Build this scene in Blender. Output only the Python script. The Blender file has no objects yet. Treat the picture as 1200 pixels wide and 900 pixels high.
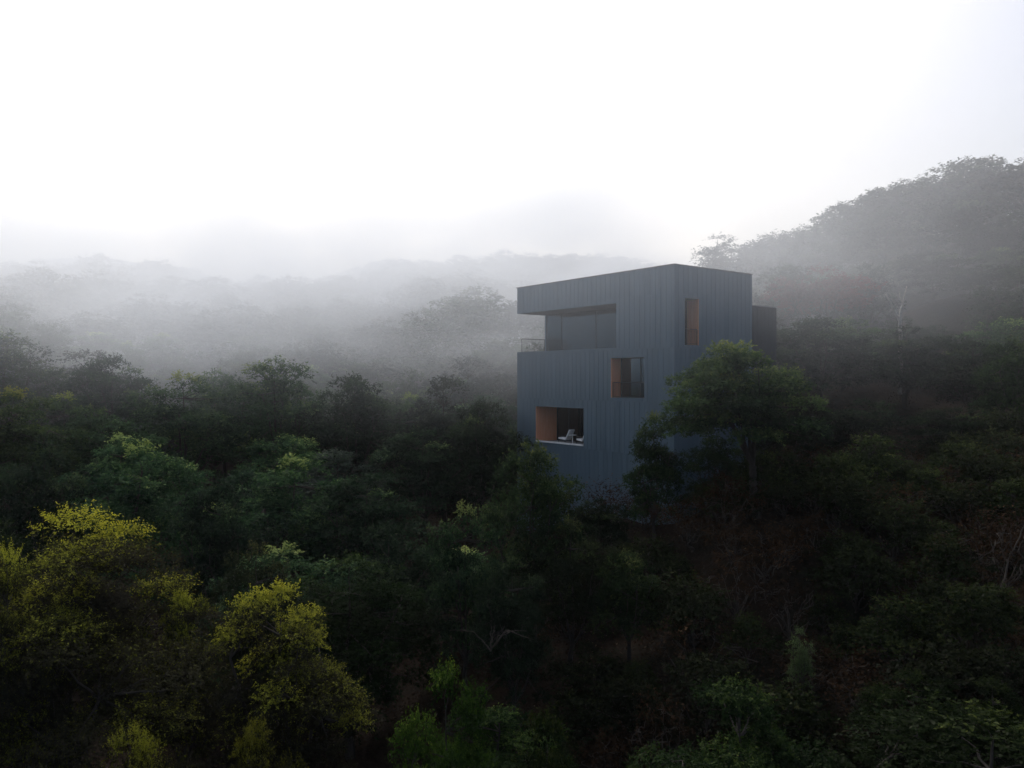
import bpy, math
import numpy as np
R = math.radians
S = bpy.context.scene
COL = S.collection
rng = np.random.default_rng(11)
F = 915.0                     # focal length in photo pixels (1200 wide)
CX, HY = 600.0, 445.0         # principal column, horizon row

# ------------------------------------------------------------------ helpers
def link(o, parent=None):
    COL.objects.link(o)
    if parent is not None: o.parent = parent
    return o

def mesh_np(name, V, Fq, mats, tone=None, midx=None, smooth=False):
    """V (n,3); Fq (m,4) or list of tuples"""
    me = bpy.data.meshes.new(name)
    if isinstance(Fq, np.ndarray):
        n, m, k = len(V), len(Fq), Fq.shape[1]
        me.vertices.add(n); me.vertices.foreach_set('co', np.asarray(V, np.float32).ravel())
        me.loops.add(m * k); me.loops.foreach_set('vertex_index', Fq.astype(np.int32).ravel())
        me.polygons.add(m)
        me.polygons.foreach_set('loop_start', np.arange(0, m * k, k, dtype=np.int32))
        me.polygons.foreach_set('loop_total', np.full(m, k, np.int32))
        if midx is not None: me.polygons.foreach_set('material_index', np.asarray(midx, np.int32))
        me.update(calc_edges=True)
    else:
        me.from_pydata([tuple(v) for v in V], [], [tuple(f) for f in Fq])
        if midx is not None: me.polygons.foreach_set('material_index', list(midx))
    if tone is not None:
        a = me.attributes.new('tone', 'FLOAT', 'FACE'); a.data.foreach_set('value', np.asarray(tone, np.float32))
    for m_ in (mats if isinstance(mats, (list, tuple)) else [mats]): me.materials.append(m_)
    if smooth: me.polygons.foreach_set('use_smooth', [True] * len(me.polygons))
    me.update()
    return me

def obj(name, me, parent=None, loc=(0, 0, 0)):
    o = bpy.data.objects.new(name, me); o.location = loc
    return link(o, parent)

def empty(name, loc, rz=0.0):
    o = bpy.data.objects.new(name, None); o.empty_display_size = .5
    o.location = loc; o.rotation_euler = (0, 0, rz)
    return link(o)

def tag(o, label=None, cat=None, group=None, kind=None):
    if label: o['label'] = label
    if cat: o['category'] = cat
    if group: o['group'] = group
    if kind: o['kind'] = kind
    return o

class MB:
    def __init__(s): s.v, s.f, s.m = [], [], []
    def quad(s, a, b, c, d, m=0):
        n = len(s.v); s.v += [a, b, c, d]; s.f.append((n, n + 1, n + 2, n + 3)); s.m.append(m)
    def box(s, x0, x1, y0, y1, z0, z1, m=0):
        n = len(s.v)
        s.v += [(x0, y0, z0), (x1, y0, z0), (x1, y1, z0), (x0, y1, z0), (x0, y0, z1), (x1, y0, z1), (x1, y1, z1), (x0, y1, z1)]
        for f in ((0, 3, 2, 1), (4, 5, 6, 7), (0, 1, 5, 4), (1, 2, 6, 5), (2, 3, 7, 6), (3, 0, 4, 7)):
            s.f.append(tuple(n + i for i in f)); s.m.append(m)
    def tube(s, pts, rad, k=6, m=0):
        V, Q = tube_np(np.array(pts, float), np.array(rad, float), k)
        n = len(s.v); s.v += [tuple(p) for p in V]
        for q in Q: s.f.append(tuple(int(i) + n for i in q)); s.m.append(m)
    def hexa(s, P, m=0):
        n = len(s.v); s.v += [tuple(p) for p in P]
        for f in ((0, 3, 2, 1), (4, 5, 6, 7), (0, 1, 5, 4), (1, 2, 6, 5), (2, 3, 7, 6), (3, 0, 4, 7)):
            s.f.append(tuple(n + i for i in f)); s.m.append(m)
    def build(s, name, mats, parent=None, loc=(0, 0, 0), bevel=0):
        o = obj(name, mesh_np(name, s.v, s.f, mats, midx=s.m), parent, loc)
        if bevel:
            b = o.modifiers.new('b', 'BEVEL'); b.width = bevel; b.segments = 2; b.limit_method = 'ANGLE'
        return o

def tube_np(P, r, k=5):
    n = len(P)
    T = np.gradient(P, axis=0); T /= np.linalg.norm(T, axis=1)[:, None] + 1e-9
    ref = np.where(np.abs(T[:, 2:3]) > .9, np.array([[1., 0, 0]]), np.array([[0., 0, 1]]))
    A = np.cross(T, ref); A /= np.linalg.norm(A, axis=1)[:, None] + 1e-9
    B = np.cross(T, A)
    a = np.linspace(0, 2 * np.pi, k, endpoint=False)
    V = P[:, None] + r[:, None, None] * (np.cos(a)[None, :, None] * A[:, None] + np.sin(a)[None, :, None] * B[:, None])
    V = V.reshape(-1, 3)
    i, j = np.meshgrid(np.arange(n - 1), np.arange(k), indexing='ij')
    j2 = (j + 1) % k
    Q = np.stack([i * k + j, i * k + j2, (i + 1) * k + j2, (i + 1) * k + j], -1).reshape(-1, 4)
    return V, Q

# ------------------------------------------------------------------ node helpers
def mat(name):
    m = bpy.data.materials.new(name); m.use_nodes = True
    nt = m.node_tree; nt.nodes.clear()
    out = nt.nodes.new('ShaderNodeOutputMaterial')
    return m, nt, out
def N(nt, t, **kw):
    n = nt.nodes.new(t)
    for k, v in kw.items():
        if k in n.inputs.keys(): n.inputs[k].default_value = v
        else: setattr(n, k, v)
    return n
def L(nt, a, b): nt.links.new(a, b)
def ramp(nt, stops):
    r = nt.nodes.new('ShaderNodeValToRGB')
    e = r.color_ramp.elements
    while len(e) < len(stops): e.new(.5)
    for i, (p, c) in enumerate(stops): e[i].position = p; e[i].color = (*c, 1)
    return r
def mathn(nt, op, a, b=None, clamp=False):
    n = nt.nodes.new('ShaderNodeMath'); n.operation = op; n.use_clamp = clamp
    for i, x in enumerate((a, b)):
        if x is None: continue
        if isinstance(x, (int, float)): n.inputs[i].default_value = x
        else: nt.links.new(x, n.inputs[i])
    return n.outputs[0]
def smooth(nt, x, a, b, lo=0., hi=1.):
    n = nt.nodes.new('ShaderNodeMapRange'); n.interpolation_type = 'SMOOTHSTEP'
    n.inputs['From Min'].default_value = a; n.inputs['From Max'].default_value = b
    n.inputs['To Min'].default_value = lo; n.inputs['To Max'].default_value = hi
    nt.links.new(x, n.inputs['Value']); return n.outputs[0]

def leaf_mat(name, stops, transl=.35):
    m, nt, out = mat(name)
    at = N(nt, 'ShaderNodeAttribute', attribute_name='tone')
    rp = ramp(nt, stops); L(nt, at.outputs['Fac'], rp.inputs[0])
    oi = N(nt, 'ShaderNodeObjectInfo')
    mx = N(nt, 'ShaderNodeMix', data_type='RGBA', blend_type='MULTIPLY'); mx.inputs[0].default_value = 1
    L(nt, rp.outputs[0], mx.inputs[6]); L(nt, oi.outputs['Color'], mx.inputs[7])
    d = N(nt, 'ShaderNodeBsdfDiffuse'); t = N(nt, 'ShaderNodeBsdfTranslucent')
    g = N(nt, 'ShaderNodeBsdfGlossy', Roughness=.45); g.inputs['Color'].default_value = (.5, .5, .5, 1)
    L(nt, mx.outputs[2], d.inputs[0]); L(nt, mx.outputs[2], t.inputs[0])
    a = N(nt, 'ShaderNodeMixShader'); a.inputs[0].default_value = transl
    L(nt, d.outputs[0], a.inputs[1]); L(nt, t.outputs[0], a.inputs[2])
    b = N(nt, 'ShaderNodeMixShader'); b.inputs[0].default_value = .008
    L(nt, a.outputs[0], b.inputs[1]); L(nt, g.outputs[0], b.inputs[2])
    L(nt, b.outputs[0], out.inputs[0])
    return m

def noise_mat(name, c0, c1, scale, rough=.85, metal=0., bump=.0, detail=6, stretch=(1, 1, 1)):
    m, nt, out = mat(name)
    tc = N(nt, 'ShaderNodeTexCoord'); mp = N(nt, 'ShaderNodeMapping'); mp.inputs['Scale'].default_value = stretch
    L(nt, tc.outputs['Object'], mp.inputs[0])
    no = N(nt, 'ShaderNodeTexNoise', Scale=scale, Detail=detail); L(nt, mp.outputs[0], no.inputs['Vector'])
    rp = ramp(nt, [(.3, c0), (.7, c1)]); L(nt, no.outputs[0], rp.inputs[0])
    p = N(nt, 'ShaderNodeBsdfPrincipled', Roughness=rough, Metallic=metal); L(nt, rp.outputs[0], p.inputs['Base Color'])
    if bump:
        b = N(nt, 'ShaderNodeBump', Strength=bump); L(nt, no.outputs[0], b.inputs['Height']); L(nt, b.outputs[0], p.inputs['Normal'])
    L(nt, p.outputs[0], out.inputs[0])
    return m

# foliage species (leaf colours; upper stops also carry light painted on crown tops)
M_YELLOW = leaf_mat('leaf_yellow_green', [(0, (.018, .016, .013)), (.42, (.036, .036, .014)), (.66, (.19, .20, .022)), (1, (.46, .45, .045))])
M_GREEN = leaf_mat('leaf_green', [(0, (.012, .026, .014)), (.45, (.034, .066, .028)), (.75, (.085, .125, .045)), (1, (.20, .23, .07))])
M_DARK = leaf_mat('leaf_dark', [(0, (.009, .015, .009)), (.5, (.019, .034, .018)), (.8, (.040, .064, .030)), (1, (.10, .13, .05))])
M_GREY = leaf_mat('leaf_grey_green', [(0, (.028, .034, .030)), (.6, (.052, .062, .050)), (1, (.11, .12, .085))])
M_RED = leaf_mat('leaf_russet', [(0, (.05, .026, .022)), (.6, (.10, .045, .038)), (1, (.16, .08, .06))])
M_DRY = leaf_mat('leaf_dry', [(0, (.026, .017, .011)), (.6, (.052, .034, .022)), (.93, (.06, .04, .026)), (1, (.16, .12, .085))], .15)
M_BARK = noise_mat('bark', (.020, .016, .013), (.055, .045, .036), 5, .95, 0, .4, stretch=(3, 3, .6))
M_PALE = noise_mat('pale_dead_wood', (.22, .20, .18), (.42, .40, .37), 4, .8)
M_TWIG = noise_mat('dry_twig', (.028, .021, .016), (.075, .058, .044), 3, .9)

def soil():
    m, nt, out = mat('forest_floor')
    tc = N(nt, 'ShaderNodeTexCoord')
    a = N(nt, 'ShaderNodeTexNoise', Scale=.12, Detail=8, Roughness=.65); L(nt, tc.outputs['Object'], a.inputs['Vector'])
    b = N(nt, 'ShaderNodeTexNoise', Scale=2.2, Detail=10, Roughness=.7); L(nt, tc.outputs['Object'], b.inputs['Vector'])
    r1 = ramp(nt, [(.35, (.012, .014, .008)), (.5, (.022, .016, .010)), (.68, (.042, .026, .017))]); L(nt, a.outputs[0], r1.inputs[0])
    r2 = ramp(nt, [(.3, (.5, .5, .5)), (.7, (1.2, 1.15, 1.1))]); L(nt, b.outputs[0], r2.inputs[0])
    mx = N(nt, 'ShaderNodeMix', data_type='RGBA', blend_type='MULTIPLY'); mx.inputs[0].default_value = 1
    L(nt, r1.outputs[0], mx.inputs[6]); L(nt, r2.outputs[0], mx.inputs[7])
    p = N(nt, 'ShaderNodeBsdfPrincipled', Roughness=.95); p.inputs['Specular IOR Level'].default_value = .1
    L(nt, mx.outputs[2], p.inputs['Base Color'])
    bp = N(nt, 'ShaderNodeBump', Strength=.8, Distance=.3); L(nt, b.outputs[0], bp.inputs['Height']); L(nt, bp.outputs[0], p.inputs['Normal'])
    L(nt, p.outputs[0], out.inputs[0])
    return m

def zinc():
    m, nt, out = mat('zinc_standing_seam')
    tc = N(nt, 'ShaderNodeTexCoord'); sp = N(nt, 'ShaderNodeSeparateXYZ'); L(nt, tc.outputs['Object'], sp.inputs[0])
    s = mathn(nt, 'ADD', sp.outputs['X'], sp.outputs['Y'])
    idx = mathn(nt, 'FLOOR', mathn(nt, 'DIVIDE', s, .42))
    zi = mathn(nt, 'FLOOR', mathn(nt, 'DIVIDE', mathn(nt, 'ADD', sp.outputs['Z'], 17.33), 3.2))
    wn = N(nt, 'ShaderNodeTexWhiteNoise', noise_dimensions='1D'); L(nt, mathn(nt, 'ADD', idx, mathn(nt, 'MULTIPLY', zi, 57.3)), wn.inputs['W'])
    mp = N(nt, 'ShaderNodeMapping'); mp.inputs['Scale'].default_value = (6, 6, .5); L(nt, tc.outputs['Object'], mp.inputs[0])
    no = N(nt, 'ShaderNodeTexNoise', Scale=.9, Detail=6, Roughness=.6); L(nt, mp.outputs[0], no.inputs['Vector'])
    f = mathn(nt, 'ADD', mathn(nt, 'MULTIPLY', wn.outputs['Value'], .45), mathn(nt, 'MULTIPLY', no.outputs[0], .6))
    rp = ramp(nt, [(.1, (.096, .146, .186)), (.5, (.112, .166, .210)), (.9, (.130, .188, .236))]); L(nt, f, rp.inputs[0])
    p = N(nt, 'ShaderNodeBsdfPrincipled', Metallic=.35)
    L(nt, rp.outputs[0], p.inputs['Base Color'])
    L(nt, smooth(nt, no.outputs[0], .3, .7, .42, .6), p.inputs['Roughness'])
    L(nt, p.outputs[0], out.inputs[0])
    return m
M_ZINC = zinc()
M_DKZINC = noise_mat('dark_wing_cladding', (.018, .022, .030), (.03, .035, .044), 1.5, .6, .2)  # wing cladding, darker than the main wall zinc
M_CAP = noise_mat('parapet_cap_metal', (.14, .15, .17), (.2, .21, .23), 2, .4, .6)
M_WOOD = noise_mat('warm_timber_lining', (.86, .34, .18), (.93, .46, .28), 2.2, .6, stretch=(8, 8, .6))
M_DARKMETAL = noise_mat('black_metal', (.012, .013, .015), (.02, .021, .024), 3, .45, .5)
M_WHITE = noise_mat('white_painted_edge', (.62, .62, .62), (.74, .74, .74), 3, .6)
M_CONC = noise_mat('pale_terrace_floor', (.30, .30, .30), (.40, .40, .39), 4, .8)
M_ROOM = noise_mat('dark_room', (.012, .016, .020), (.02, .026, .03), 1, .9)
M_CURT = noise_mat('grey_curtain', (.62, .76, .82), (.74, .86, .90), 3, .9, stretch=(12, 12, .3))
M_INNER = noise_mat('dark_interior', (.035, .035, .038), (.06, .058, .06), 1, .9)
M_CUSH = noise_mat('white_cushion', (.7, .7, .7), (.8, .8, .8), 6, .9)

def glass():
    m, nt, out = mat('window_glass')
    fr = N(nt, 'ShaderNodeFresnel', IOR=1.52)
    t = N(nt, 'ShaderNodeBsdfTransparent'); t.inputs[0].default_value = (.40, .58, .66, 1)
    g = N(nt, 'ShaderNodeBsdfGlossy', Roughness=.03); g.inputs[0].default_value = (.5, .75, .95, 1)
    f2 = mathn(nt, 'MULTIPLY', fr.outputs[0], 4.5, True)
    mx = N(nt, 'ShaderNodeMixShader'); L(nt, f2, mx.inputs[0]); L(nt, t.outputs[0], mx.inputs[1]); L(nt, g.outputs[0], mx.inputs[2])
    L(nt, mx.outputs[0], out.inputs[0]); return m
M_GLASS = glass()
M_GLASS_CLEAR = M_GLASS.copy(); M_GLASS_CLEAR.name = 'clear_glass'
for n_ in M_GLASS.node_tree.nodes:
    if n_.bl_idname == 'ShaderNodeMath': n_.inputs[1].default_value = 1.5
for n_ in M_GLASS_CLEAR.node_tree.nodes:
    if n_.bl_idname == 'ShaderNodeBsdfTransparent': n_.inputs[0].default_value = (.86, .92, .93, 1)

# ------------------------------------------------------------------ terrain
CTRL = np.array([
 (0, 0, -20), (-12, 15, -17), (-13, 24, -14.5), (-7, 22, -15), (-2, 20, -17), (6, 22, -15.5), (1.7, 38, -12.5), (0, 30, -14.5),
 (12.5, 38, -6.6), (9.3, 45, -8.6), (.4, 57, -11.5), (15, 50, -6), (21, 56, -2.2), (20, 62, -2), (22, 44, -5.8), (30, 48, -4.5), (13, 30, -10.8), (19, 30, -9), (26, 40, -5.8),
 (38, 60, -2.5), (30, 70, -.5), (66, 120, 22), (72, 110, 21), (50, 130, 15), (31, 120, 9), (31, 80, 2.5), (50, 85, 9), (20, 85, 0),
 (-44, 70, -6), (-33, 50, -10), (-16, 50, -15), (-35, 80, -10), (-15, 90, -10), (-6, 65, -12), (-27, 36, -13), (-10, 36, -16),
 (-93, 190, 18), (-46, 170, 11), (-22, 200, 21), (12, 220, 26), (-98, 150, 13), (-43, 130, 3), (-75, 110, 4), (-5, 130, 4), (-20, 160, 12), (-60, 150, 10), (10, 105, -3), (20, 160, 9),
 (-50, 30, -9), (-70, 80, 0), (40, 25, -2), (55, 60, 5), (85, 80, 18), (0, -40, -19), (-50, -30, -12), (50, -30, -4),
 (0, 300, 45), (-150, 300, 45), (150, 300, 55), (120, 150, 40), (-160, 160, 30), (140, 60, 30), (-140, 40, 14), (0, -200, -10), (-200, -200, 10), (200, -200, 20),
 (0, 700, 60), (-600, 500, 60), (600, 500, 70), (700, 0, 45), (-700, 0, 40), (0, -700, 20)], float)
def ground(x, y):
    x = np.atleast_1d(np.asarray(x, float)); y = np.atleast_1d(np.asarray(y, float))
    d2 = (x[:, None] - CTRL[:, 0]) ** 2 + (y[:, None] - CTRL[:, 1]) ** 2
    near = np.sqrt(d2.min(1))
    w = 1 / (d2 + 9 + .15 * near[:, None] ** 2) ** 1.7
    z = (w * CTRL[:, 2]).sum(1) / w.sum(1)
    z += .35 * np.sin(x * .31 + 1.3) * np.sin(y * .27) + .16 * np.sin(x * .93 + y * .5) + .10 * np.sin(y * 1.3 - x * .7)
    return z
def gz(x, y): return float(ground(x, y)[0])

def axis(a, b, fine, far):
    mid = np.arange(a, b + .01, fine)
    g = [fine * 1.25 ** i for i in range(1, 40)]
    up, dn, c = [], [], b
    for s in g:
        c += s
        if c > far: break
        up.append(c)
    c = a
    for s in g:
        c -= s
        if c < -far: break
        dn.append(c)
    return np.concatenate([dn[::-1], mid, up])
gx, gy = axis(-60, 80, 1.0, 1600), axis(0, 140, 1.0, 1600)
X, Y = np.meshgrid(gx, gy)
Z = ground(X.ravel(), Y.ravel())
V = np.stack([X.ravel(), Y.ravel(), Z], 1)
nx, ny = len(gx), len(gy)
i, j = np.meshgrid(np.arange(ny - 1), np.arange(nx - 1), indexing='ij')
Q = np.stack([i * nx + j, i * nx + j + 1, (i + 1) * nx + j + 1, (i + 1) * nx + j], -1).reshape(-1, 4)
g = obj('ground', mesh_np('ground', V, Q, soil(), smooth=True)); tag(g, 'dark leaf-littered hillside floor under the trees', None, kind='structure')

# ------------------------------------------------------------------ tree generator
def leaf_quads(P, Nn, D, ln, wd):
    """rhombus leaves: centre-base P, normal Nn, direction D"""
    D = D - (D * Nn).sum(1)[:, None] * Nn; D /= np.linalg.norm(D, axis=1)[:, None] + 1e-9
    W = np.cross(Nn, D)
    ln = ln[:, None]; wd = wd[:, None]
    a = P; b = P + D * ln * .5 + W * wd; c = P + D * ln; d = P + D * ln * .5 - W * wd
    V = np.stack([a, b, c, d], 1).reshape(-1, 3)
    Q = np.arange(len(P) * 4).reshape(-1, 4)
    return V, Q
def unit(v): return v / (np.linalg.norm(v, axis=-1, keepdims=True) + 1e-9)

def make_tree(seed, H=9., Rr=4., nclump=50, sprays=60, per=12, leaf=.11, flat=.55, lean=0., low=-.25, trunk_r=.17, fork=.28, crown_lo=.30, nl=6, newg=.35, rc_f=(.20, .34), spray=.5):
    r = np.random.default_rng(seed)
    zc = H * (crown_lo + (1 - crown_lo) * .45); Hc = H - zc
    ph = r.uniform(0, 6.28, 4)
    def lob(az): return 1 + .16 * np.sin(2 * az + ph[0]) + .12 * np.sin(3 * az + ph[1]) + .09 * np.sin(5 * az + ph[2])
    az = r.uniform(0, 2 * np.pi, nclump); se = r.uniform(low, 1, nclump) ; ce = np.sqrt(1 - np.abs(se) ** 3.4)
    rad = r.uniform(.0, 1, nclump) ** .42 * .86
    top = np.array([lean, 0, 0])
    C = np.stack([np.cos(az) * ce * rad * Rr * lob(az), np.sin(az) * ce * rad * Rr * lob(az), zc + se * np.maximum(rad, .45) * (1 - .16 * (ce * rad) ** 2) * Hc * np.where(se > 0, 1, 1.25)], 1)
    C[0] = (0, 0, zc + Hc * .84)
    C[:, 0] += lean
    rc = r.uniform(*rc_f, nclump) * Rr
    # wood
    Vs, Qs, n0 = [], [], 0
    def add(P, rr, k=6):
        nonlocal n0
        V, Q = tube_np(P, rr, k); Vs.append(V); Qs.append(Q + n0); n0 += len(V)
    fk = np.array([lean * .35, 0, H * fork])
    t = np.linspace(0, 1, 7)[:, None]
    tp = t * fk + np.stack([.1 * np.sin(t[:, 0] * 5 + ph[3]), .1 * np.cos(t[:, 0] * 4 + ph[2]) - .1, 0 * t[:, 0]], 1) * t
    tp[0, 2] = -.8
    add(tp, np.linspace(trunk_r * 1.35, trunk_r, 7), 8)
    fk = tp[-1]
    ends = []
    for a_ in range(nl):
        aa = 2 * np.pi * (a_ + r.uniform(-.3, .3)) / nl
        e = np.array([lean + np.cos(aa) * Rr * .52, np.sin(aa) * Rr * .52, zc + r.uniform(-.1, .5) * Hc])
        if a_ == 0: e = np.array([lean, 0, zc + Hc * .6])
        tt = np.linspace(0, 1, 8)[:, None]
        mid = (fk + e) / 2 + np.array([0, 0, -.12 * H * .5]) + r.normal(0, .25, 3)
        P = (1 - tt) ** 2 * fk + 2 * tt * (1 - tt) * mid + tt ** 2 * e + r.normal(0, .05, (8, 3)) * tt * (1 - tt) * 4
        add(P, np.linspace(trunk_r * .62, trunk_r * .2, 8), 6); ends.append(P)
    EP = np.concatenate([p[3:] for p in ends])
    for c in C:
        d = np.linalg.norm(EP - c, axis=1); s = EP[d.argmin()]
        tt = np.linspace(0, 1, 5)[:, None]
        P = s + tt * (c - s) + r.normal(0, .07, (5, 3)) * tt
        add(P, np.linspace(trunk_r * .22, .012, 5), 4)
    wood = (np.concatenate(Vs), np.concatenate(Qs))
    # foliage: feathery sprays in flattened clumps
    K = np.repeat(np.arange(nclump), sprays); n = len(K)
    d = unit(r.normal(0, 1, (n, 3)) + np.array([0, 0, .45]))
    d[:, 2] = np.where(d[:, 2] < -.35, -d[:, 2], d[:, 2])
    rr = r.uniform(.35, 1, n) ** .6
    base = C[K] + d * (rr * rc[K])[:, None] * np.array([1, 1, flat])
    sd = unit(d * np.array([1, 1, .5]) + np.array([0, 0, .35]) + r.normal(0, .45, (n, 3)))
    sl = spray * r.uniform(.5, 1.2, n) * Rr / 4
    K2 = np.repeat(np.arange(n), per); m = len(K2)
    tt = np.tile(np.linspace(0, 1, per), n) + r.uniform(-.04, .04, m)
    P = base[K2] + sd[K2] * (tt * sl[K2])[:, None] + r.normal(0, .018, (m, 3)) * Rr / 4 - np.array([0, 0, .10]) * (tt ** 2 * sl[K2])[:, None] * 2
    Dl = unit(sd[K2] + r.normal(0, .75, (m, 3)))
    Nl = unit(np.array([0, 0, .9]) + .45 * d[K2] + r.normal(0, .55, (m, 3)))
    ln = leaf * r.uniform(.7, 1.3, m)
    V, Q = leaf_quads(P, Nl, Dl, ln, ln * .27)
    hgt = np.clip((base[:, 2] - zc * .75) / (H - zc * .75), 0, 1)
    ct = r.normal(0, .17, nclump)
    tone = .24 + ct[K] + newg * np.clip(rr * 1.25 - .35, 0, 1) * hgt ** 2.3 * (d[:, 2] > .1)  # fresh growth plus painted light on outer crown tops; lower crown stays dark
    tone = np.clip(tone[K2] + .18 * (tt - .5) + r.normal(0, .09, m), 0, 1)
    return wood, (V, Q, tone)

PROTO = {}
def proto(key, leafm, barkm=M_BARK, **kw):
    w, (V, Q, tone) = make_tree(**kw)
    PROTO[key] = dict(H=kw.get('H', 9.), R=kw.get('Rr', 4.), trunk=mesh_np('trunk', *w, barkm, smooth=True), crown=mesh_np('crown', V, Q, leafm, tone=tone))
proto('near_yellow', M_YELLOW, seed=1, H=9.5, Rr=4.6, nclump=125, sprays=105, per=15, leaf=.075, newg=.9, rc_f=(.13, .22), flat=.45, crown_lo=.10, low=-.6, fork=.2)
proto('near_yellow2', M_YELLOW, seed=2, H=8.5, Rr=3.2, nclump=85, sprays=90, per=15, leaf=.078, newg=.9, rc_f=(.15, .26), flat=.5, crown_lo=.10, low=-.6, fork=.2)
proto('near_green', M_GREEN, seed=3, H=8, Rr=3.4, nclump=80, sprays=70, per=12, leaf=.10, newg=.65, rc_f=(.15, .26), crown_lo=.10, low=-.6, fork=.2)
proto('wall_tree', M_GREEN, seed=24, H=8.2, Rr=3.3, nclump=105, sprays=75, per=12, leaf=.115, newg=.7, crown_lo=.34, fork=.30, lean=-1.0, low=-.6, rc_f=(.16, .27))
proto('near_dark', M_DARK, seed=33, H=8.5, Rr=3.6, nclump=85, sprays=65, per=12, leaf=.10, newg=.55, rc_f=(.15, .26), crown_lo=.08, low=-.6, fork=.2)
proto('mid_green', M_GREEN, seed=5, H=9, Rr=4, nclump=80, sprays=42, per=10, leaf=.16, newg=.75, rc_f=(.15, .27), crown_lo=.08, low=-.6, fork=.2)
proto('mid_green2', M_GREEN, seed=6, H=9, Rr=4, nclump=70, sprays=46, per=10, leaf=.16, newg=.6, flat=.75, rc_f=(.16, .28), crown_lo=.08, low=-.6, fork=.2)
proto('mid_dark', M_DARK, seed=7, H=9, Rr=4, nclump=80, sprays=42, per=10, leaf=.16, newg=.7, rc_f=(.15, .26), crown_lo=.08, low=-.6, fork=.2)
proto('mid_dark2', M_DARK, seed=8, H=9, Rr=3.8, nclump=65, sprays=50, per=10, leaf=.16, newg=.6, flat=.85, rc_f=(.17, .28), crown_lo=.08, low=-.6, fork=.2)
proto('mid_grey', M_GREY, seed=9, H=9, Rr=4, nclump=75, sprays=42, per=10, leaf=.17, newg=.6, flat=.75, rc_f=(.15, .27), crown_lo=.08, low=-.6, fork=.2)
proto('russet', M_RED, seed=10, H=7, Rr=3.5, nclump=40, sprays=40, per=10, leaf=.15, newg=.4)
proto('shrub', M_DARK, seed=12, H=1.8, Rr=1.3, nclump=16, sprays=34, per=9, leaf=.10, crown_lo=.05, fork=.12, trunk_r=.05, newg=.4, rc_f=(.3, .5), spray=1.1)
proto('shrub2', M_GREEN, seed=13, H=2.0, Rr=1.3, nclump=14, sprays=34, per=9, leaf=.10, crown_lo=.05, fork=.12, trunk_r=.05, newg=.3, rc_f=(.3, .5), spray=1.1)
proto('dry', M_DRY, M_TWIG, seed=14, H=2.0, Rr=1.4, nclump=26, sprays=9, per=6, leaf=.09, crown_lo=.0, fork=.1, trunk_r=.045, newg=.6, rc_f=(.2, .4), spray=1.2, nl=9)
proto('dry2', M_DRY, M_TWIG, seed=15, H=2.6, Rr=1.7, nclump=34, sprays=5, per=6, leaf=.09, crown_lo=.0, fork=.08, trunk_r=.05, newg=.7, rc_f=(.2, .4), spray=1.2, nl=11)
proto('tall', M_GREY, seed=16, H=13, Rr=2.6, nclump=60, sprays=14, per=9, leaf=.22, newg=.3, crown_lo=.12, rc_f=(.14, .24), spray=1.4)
# far trees: trunk and crown in one small mesh
def proto_far(key, leafm, **kw):
    w, (V, Q, tone) = make_tree(**kw)
    n = len(w[0])
    PROTO[key] = dict(H=kw['H'], R=kw['Rr'], raw=(np.concatenate([w[0], V]), np.concatenate([w[1], Q + n]), np.concatenate([np.zeros(len(w[1])), tone]), np.concatenate([np.ones(len(w[1])), np.zeros(len(Q))])),
                      crown=mesh_np('far_tree', np.concatenate([w[0], V]), np.concatenate([w[1], Q + n]), [leafm, M_BARK], tone=np.concatenate([np.zeros(len(w[1])), tone]), midx=np.concatenate([np.ones(len(w[1])), np.zeros(len(Q))])), trunk=None)
proto_far('far_a', M_GREY, seed=21, H=10, Rr=5, nclump=75, sprays=32, per=8, leaf=.30, trunk_r=.2, newg=.3, crown_lo=.08, low=-.5, fork=.2, flat=0.9, rc_f=(.2, .32))
proto_far('far_b', M_DARK, seed=22, H=10, Rr=4.6, nclump=70, sprays=32, per=8, leaf=.30, trunk_r=.2, newg=.3, crown_lo=.08, low=-.5, fork=.2, flat=0.95, rc_f=(.2, .32))
proto_far('far_c', M_GREEN, seed=23, H=11, Rr=5, nclump=55, sprays=30, per=8, leaf=.30, trunk_r=.2, newg=.3, crown_lo=.08, low=-.5, fork=.2, flat=0.85, rc_f=(.2, .32))

def plant(kind, x, y, z, sr, sh, rz, label, group=None, name='tree', cat='tree', tint=(1, 1, 1), lean=0.):
    p = PROTO[kind]
    if p['trunk'] is None:
        o = obj(name, p['crown'], None, (x, y, z)); o.rotation_euler = (0, lean, rz); o.scale = (sr, sr, sh); o.color = (*tint, 1)
        return tag(o, label, cat, group)
    e = empty(name, (x, y, z), rz); e.scale = (sr, sr, sh); e.rotation_euler = (0, lean, rz)
    tag(e, label, cat, group)
    obj('trunk' if name.endswith('tree') or name == 'sapling' else 'stem', p['trunk'], e)
    c = obj('crown' if name.endswith('tree') or name == 'sapling' else 'foliage', p['crown'], e); c.color = (*tint, 1)
    return e

TREES = []   # (x, y, radius) of everything planted
def hero(kind, px, py, Yd, Rpx, rz, label, name='tree', cat='tree', tint=(1, 1, 1), ground_z=None):
    x = (px - CX) / F * Yd; zt = (HY - py) / F * Yd; rad = Rpx / F * Yd
    z = gz(x, Yd) if ground_z is None else ground_z
    p = PROTO[kind]
    h = max(zt - z, 2.0)
    sr = rad / p['R'] * (1.18 if 30 < Yd < 80 else 1.08); sh = h / (p['H'] * .97)
    TREES.append((x, Yd, rad))
    return plant(kind, x, Yd, z, sr, sh, rz, label, None, name, cat, tint)

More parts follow.
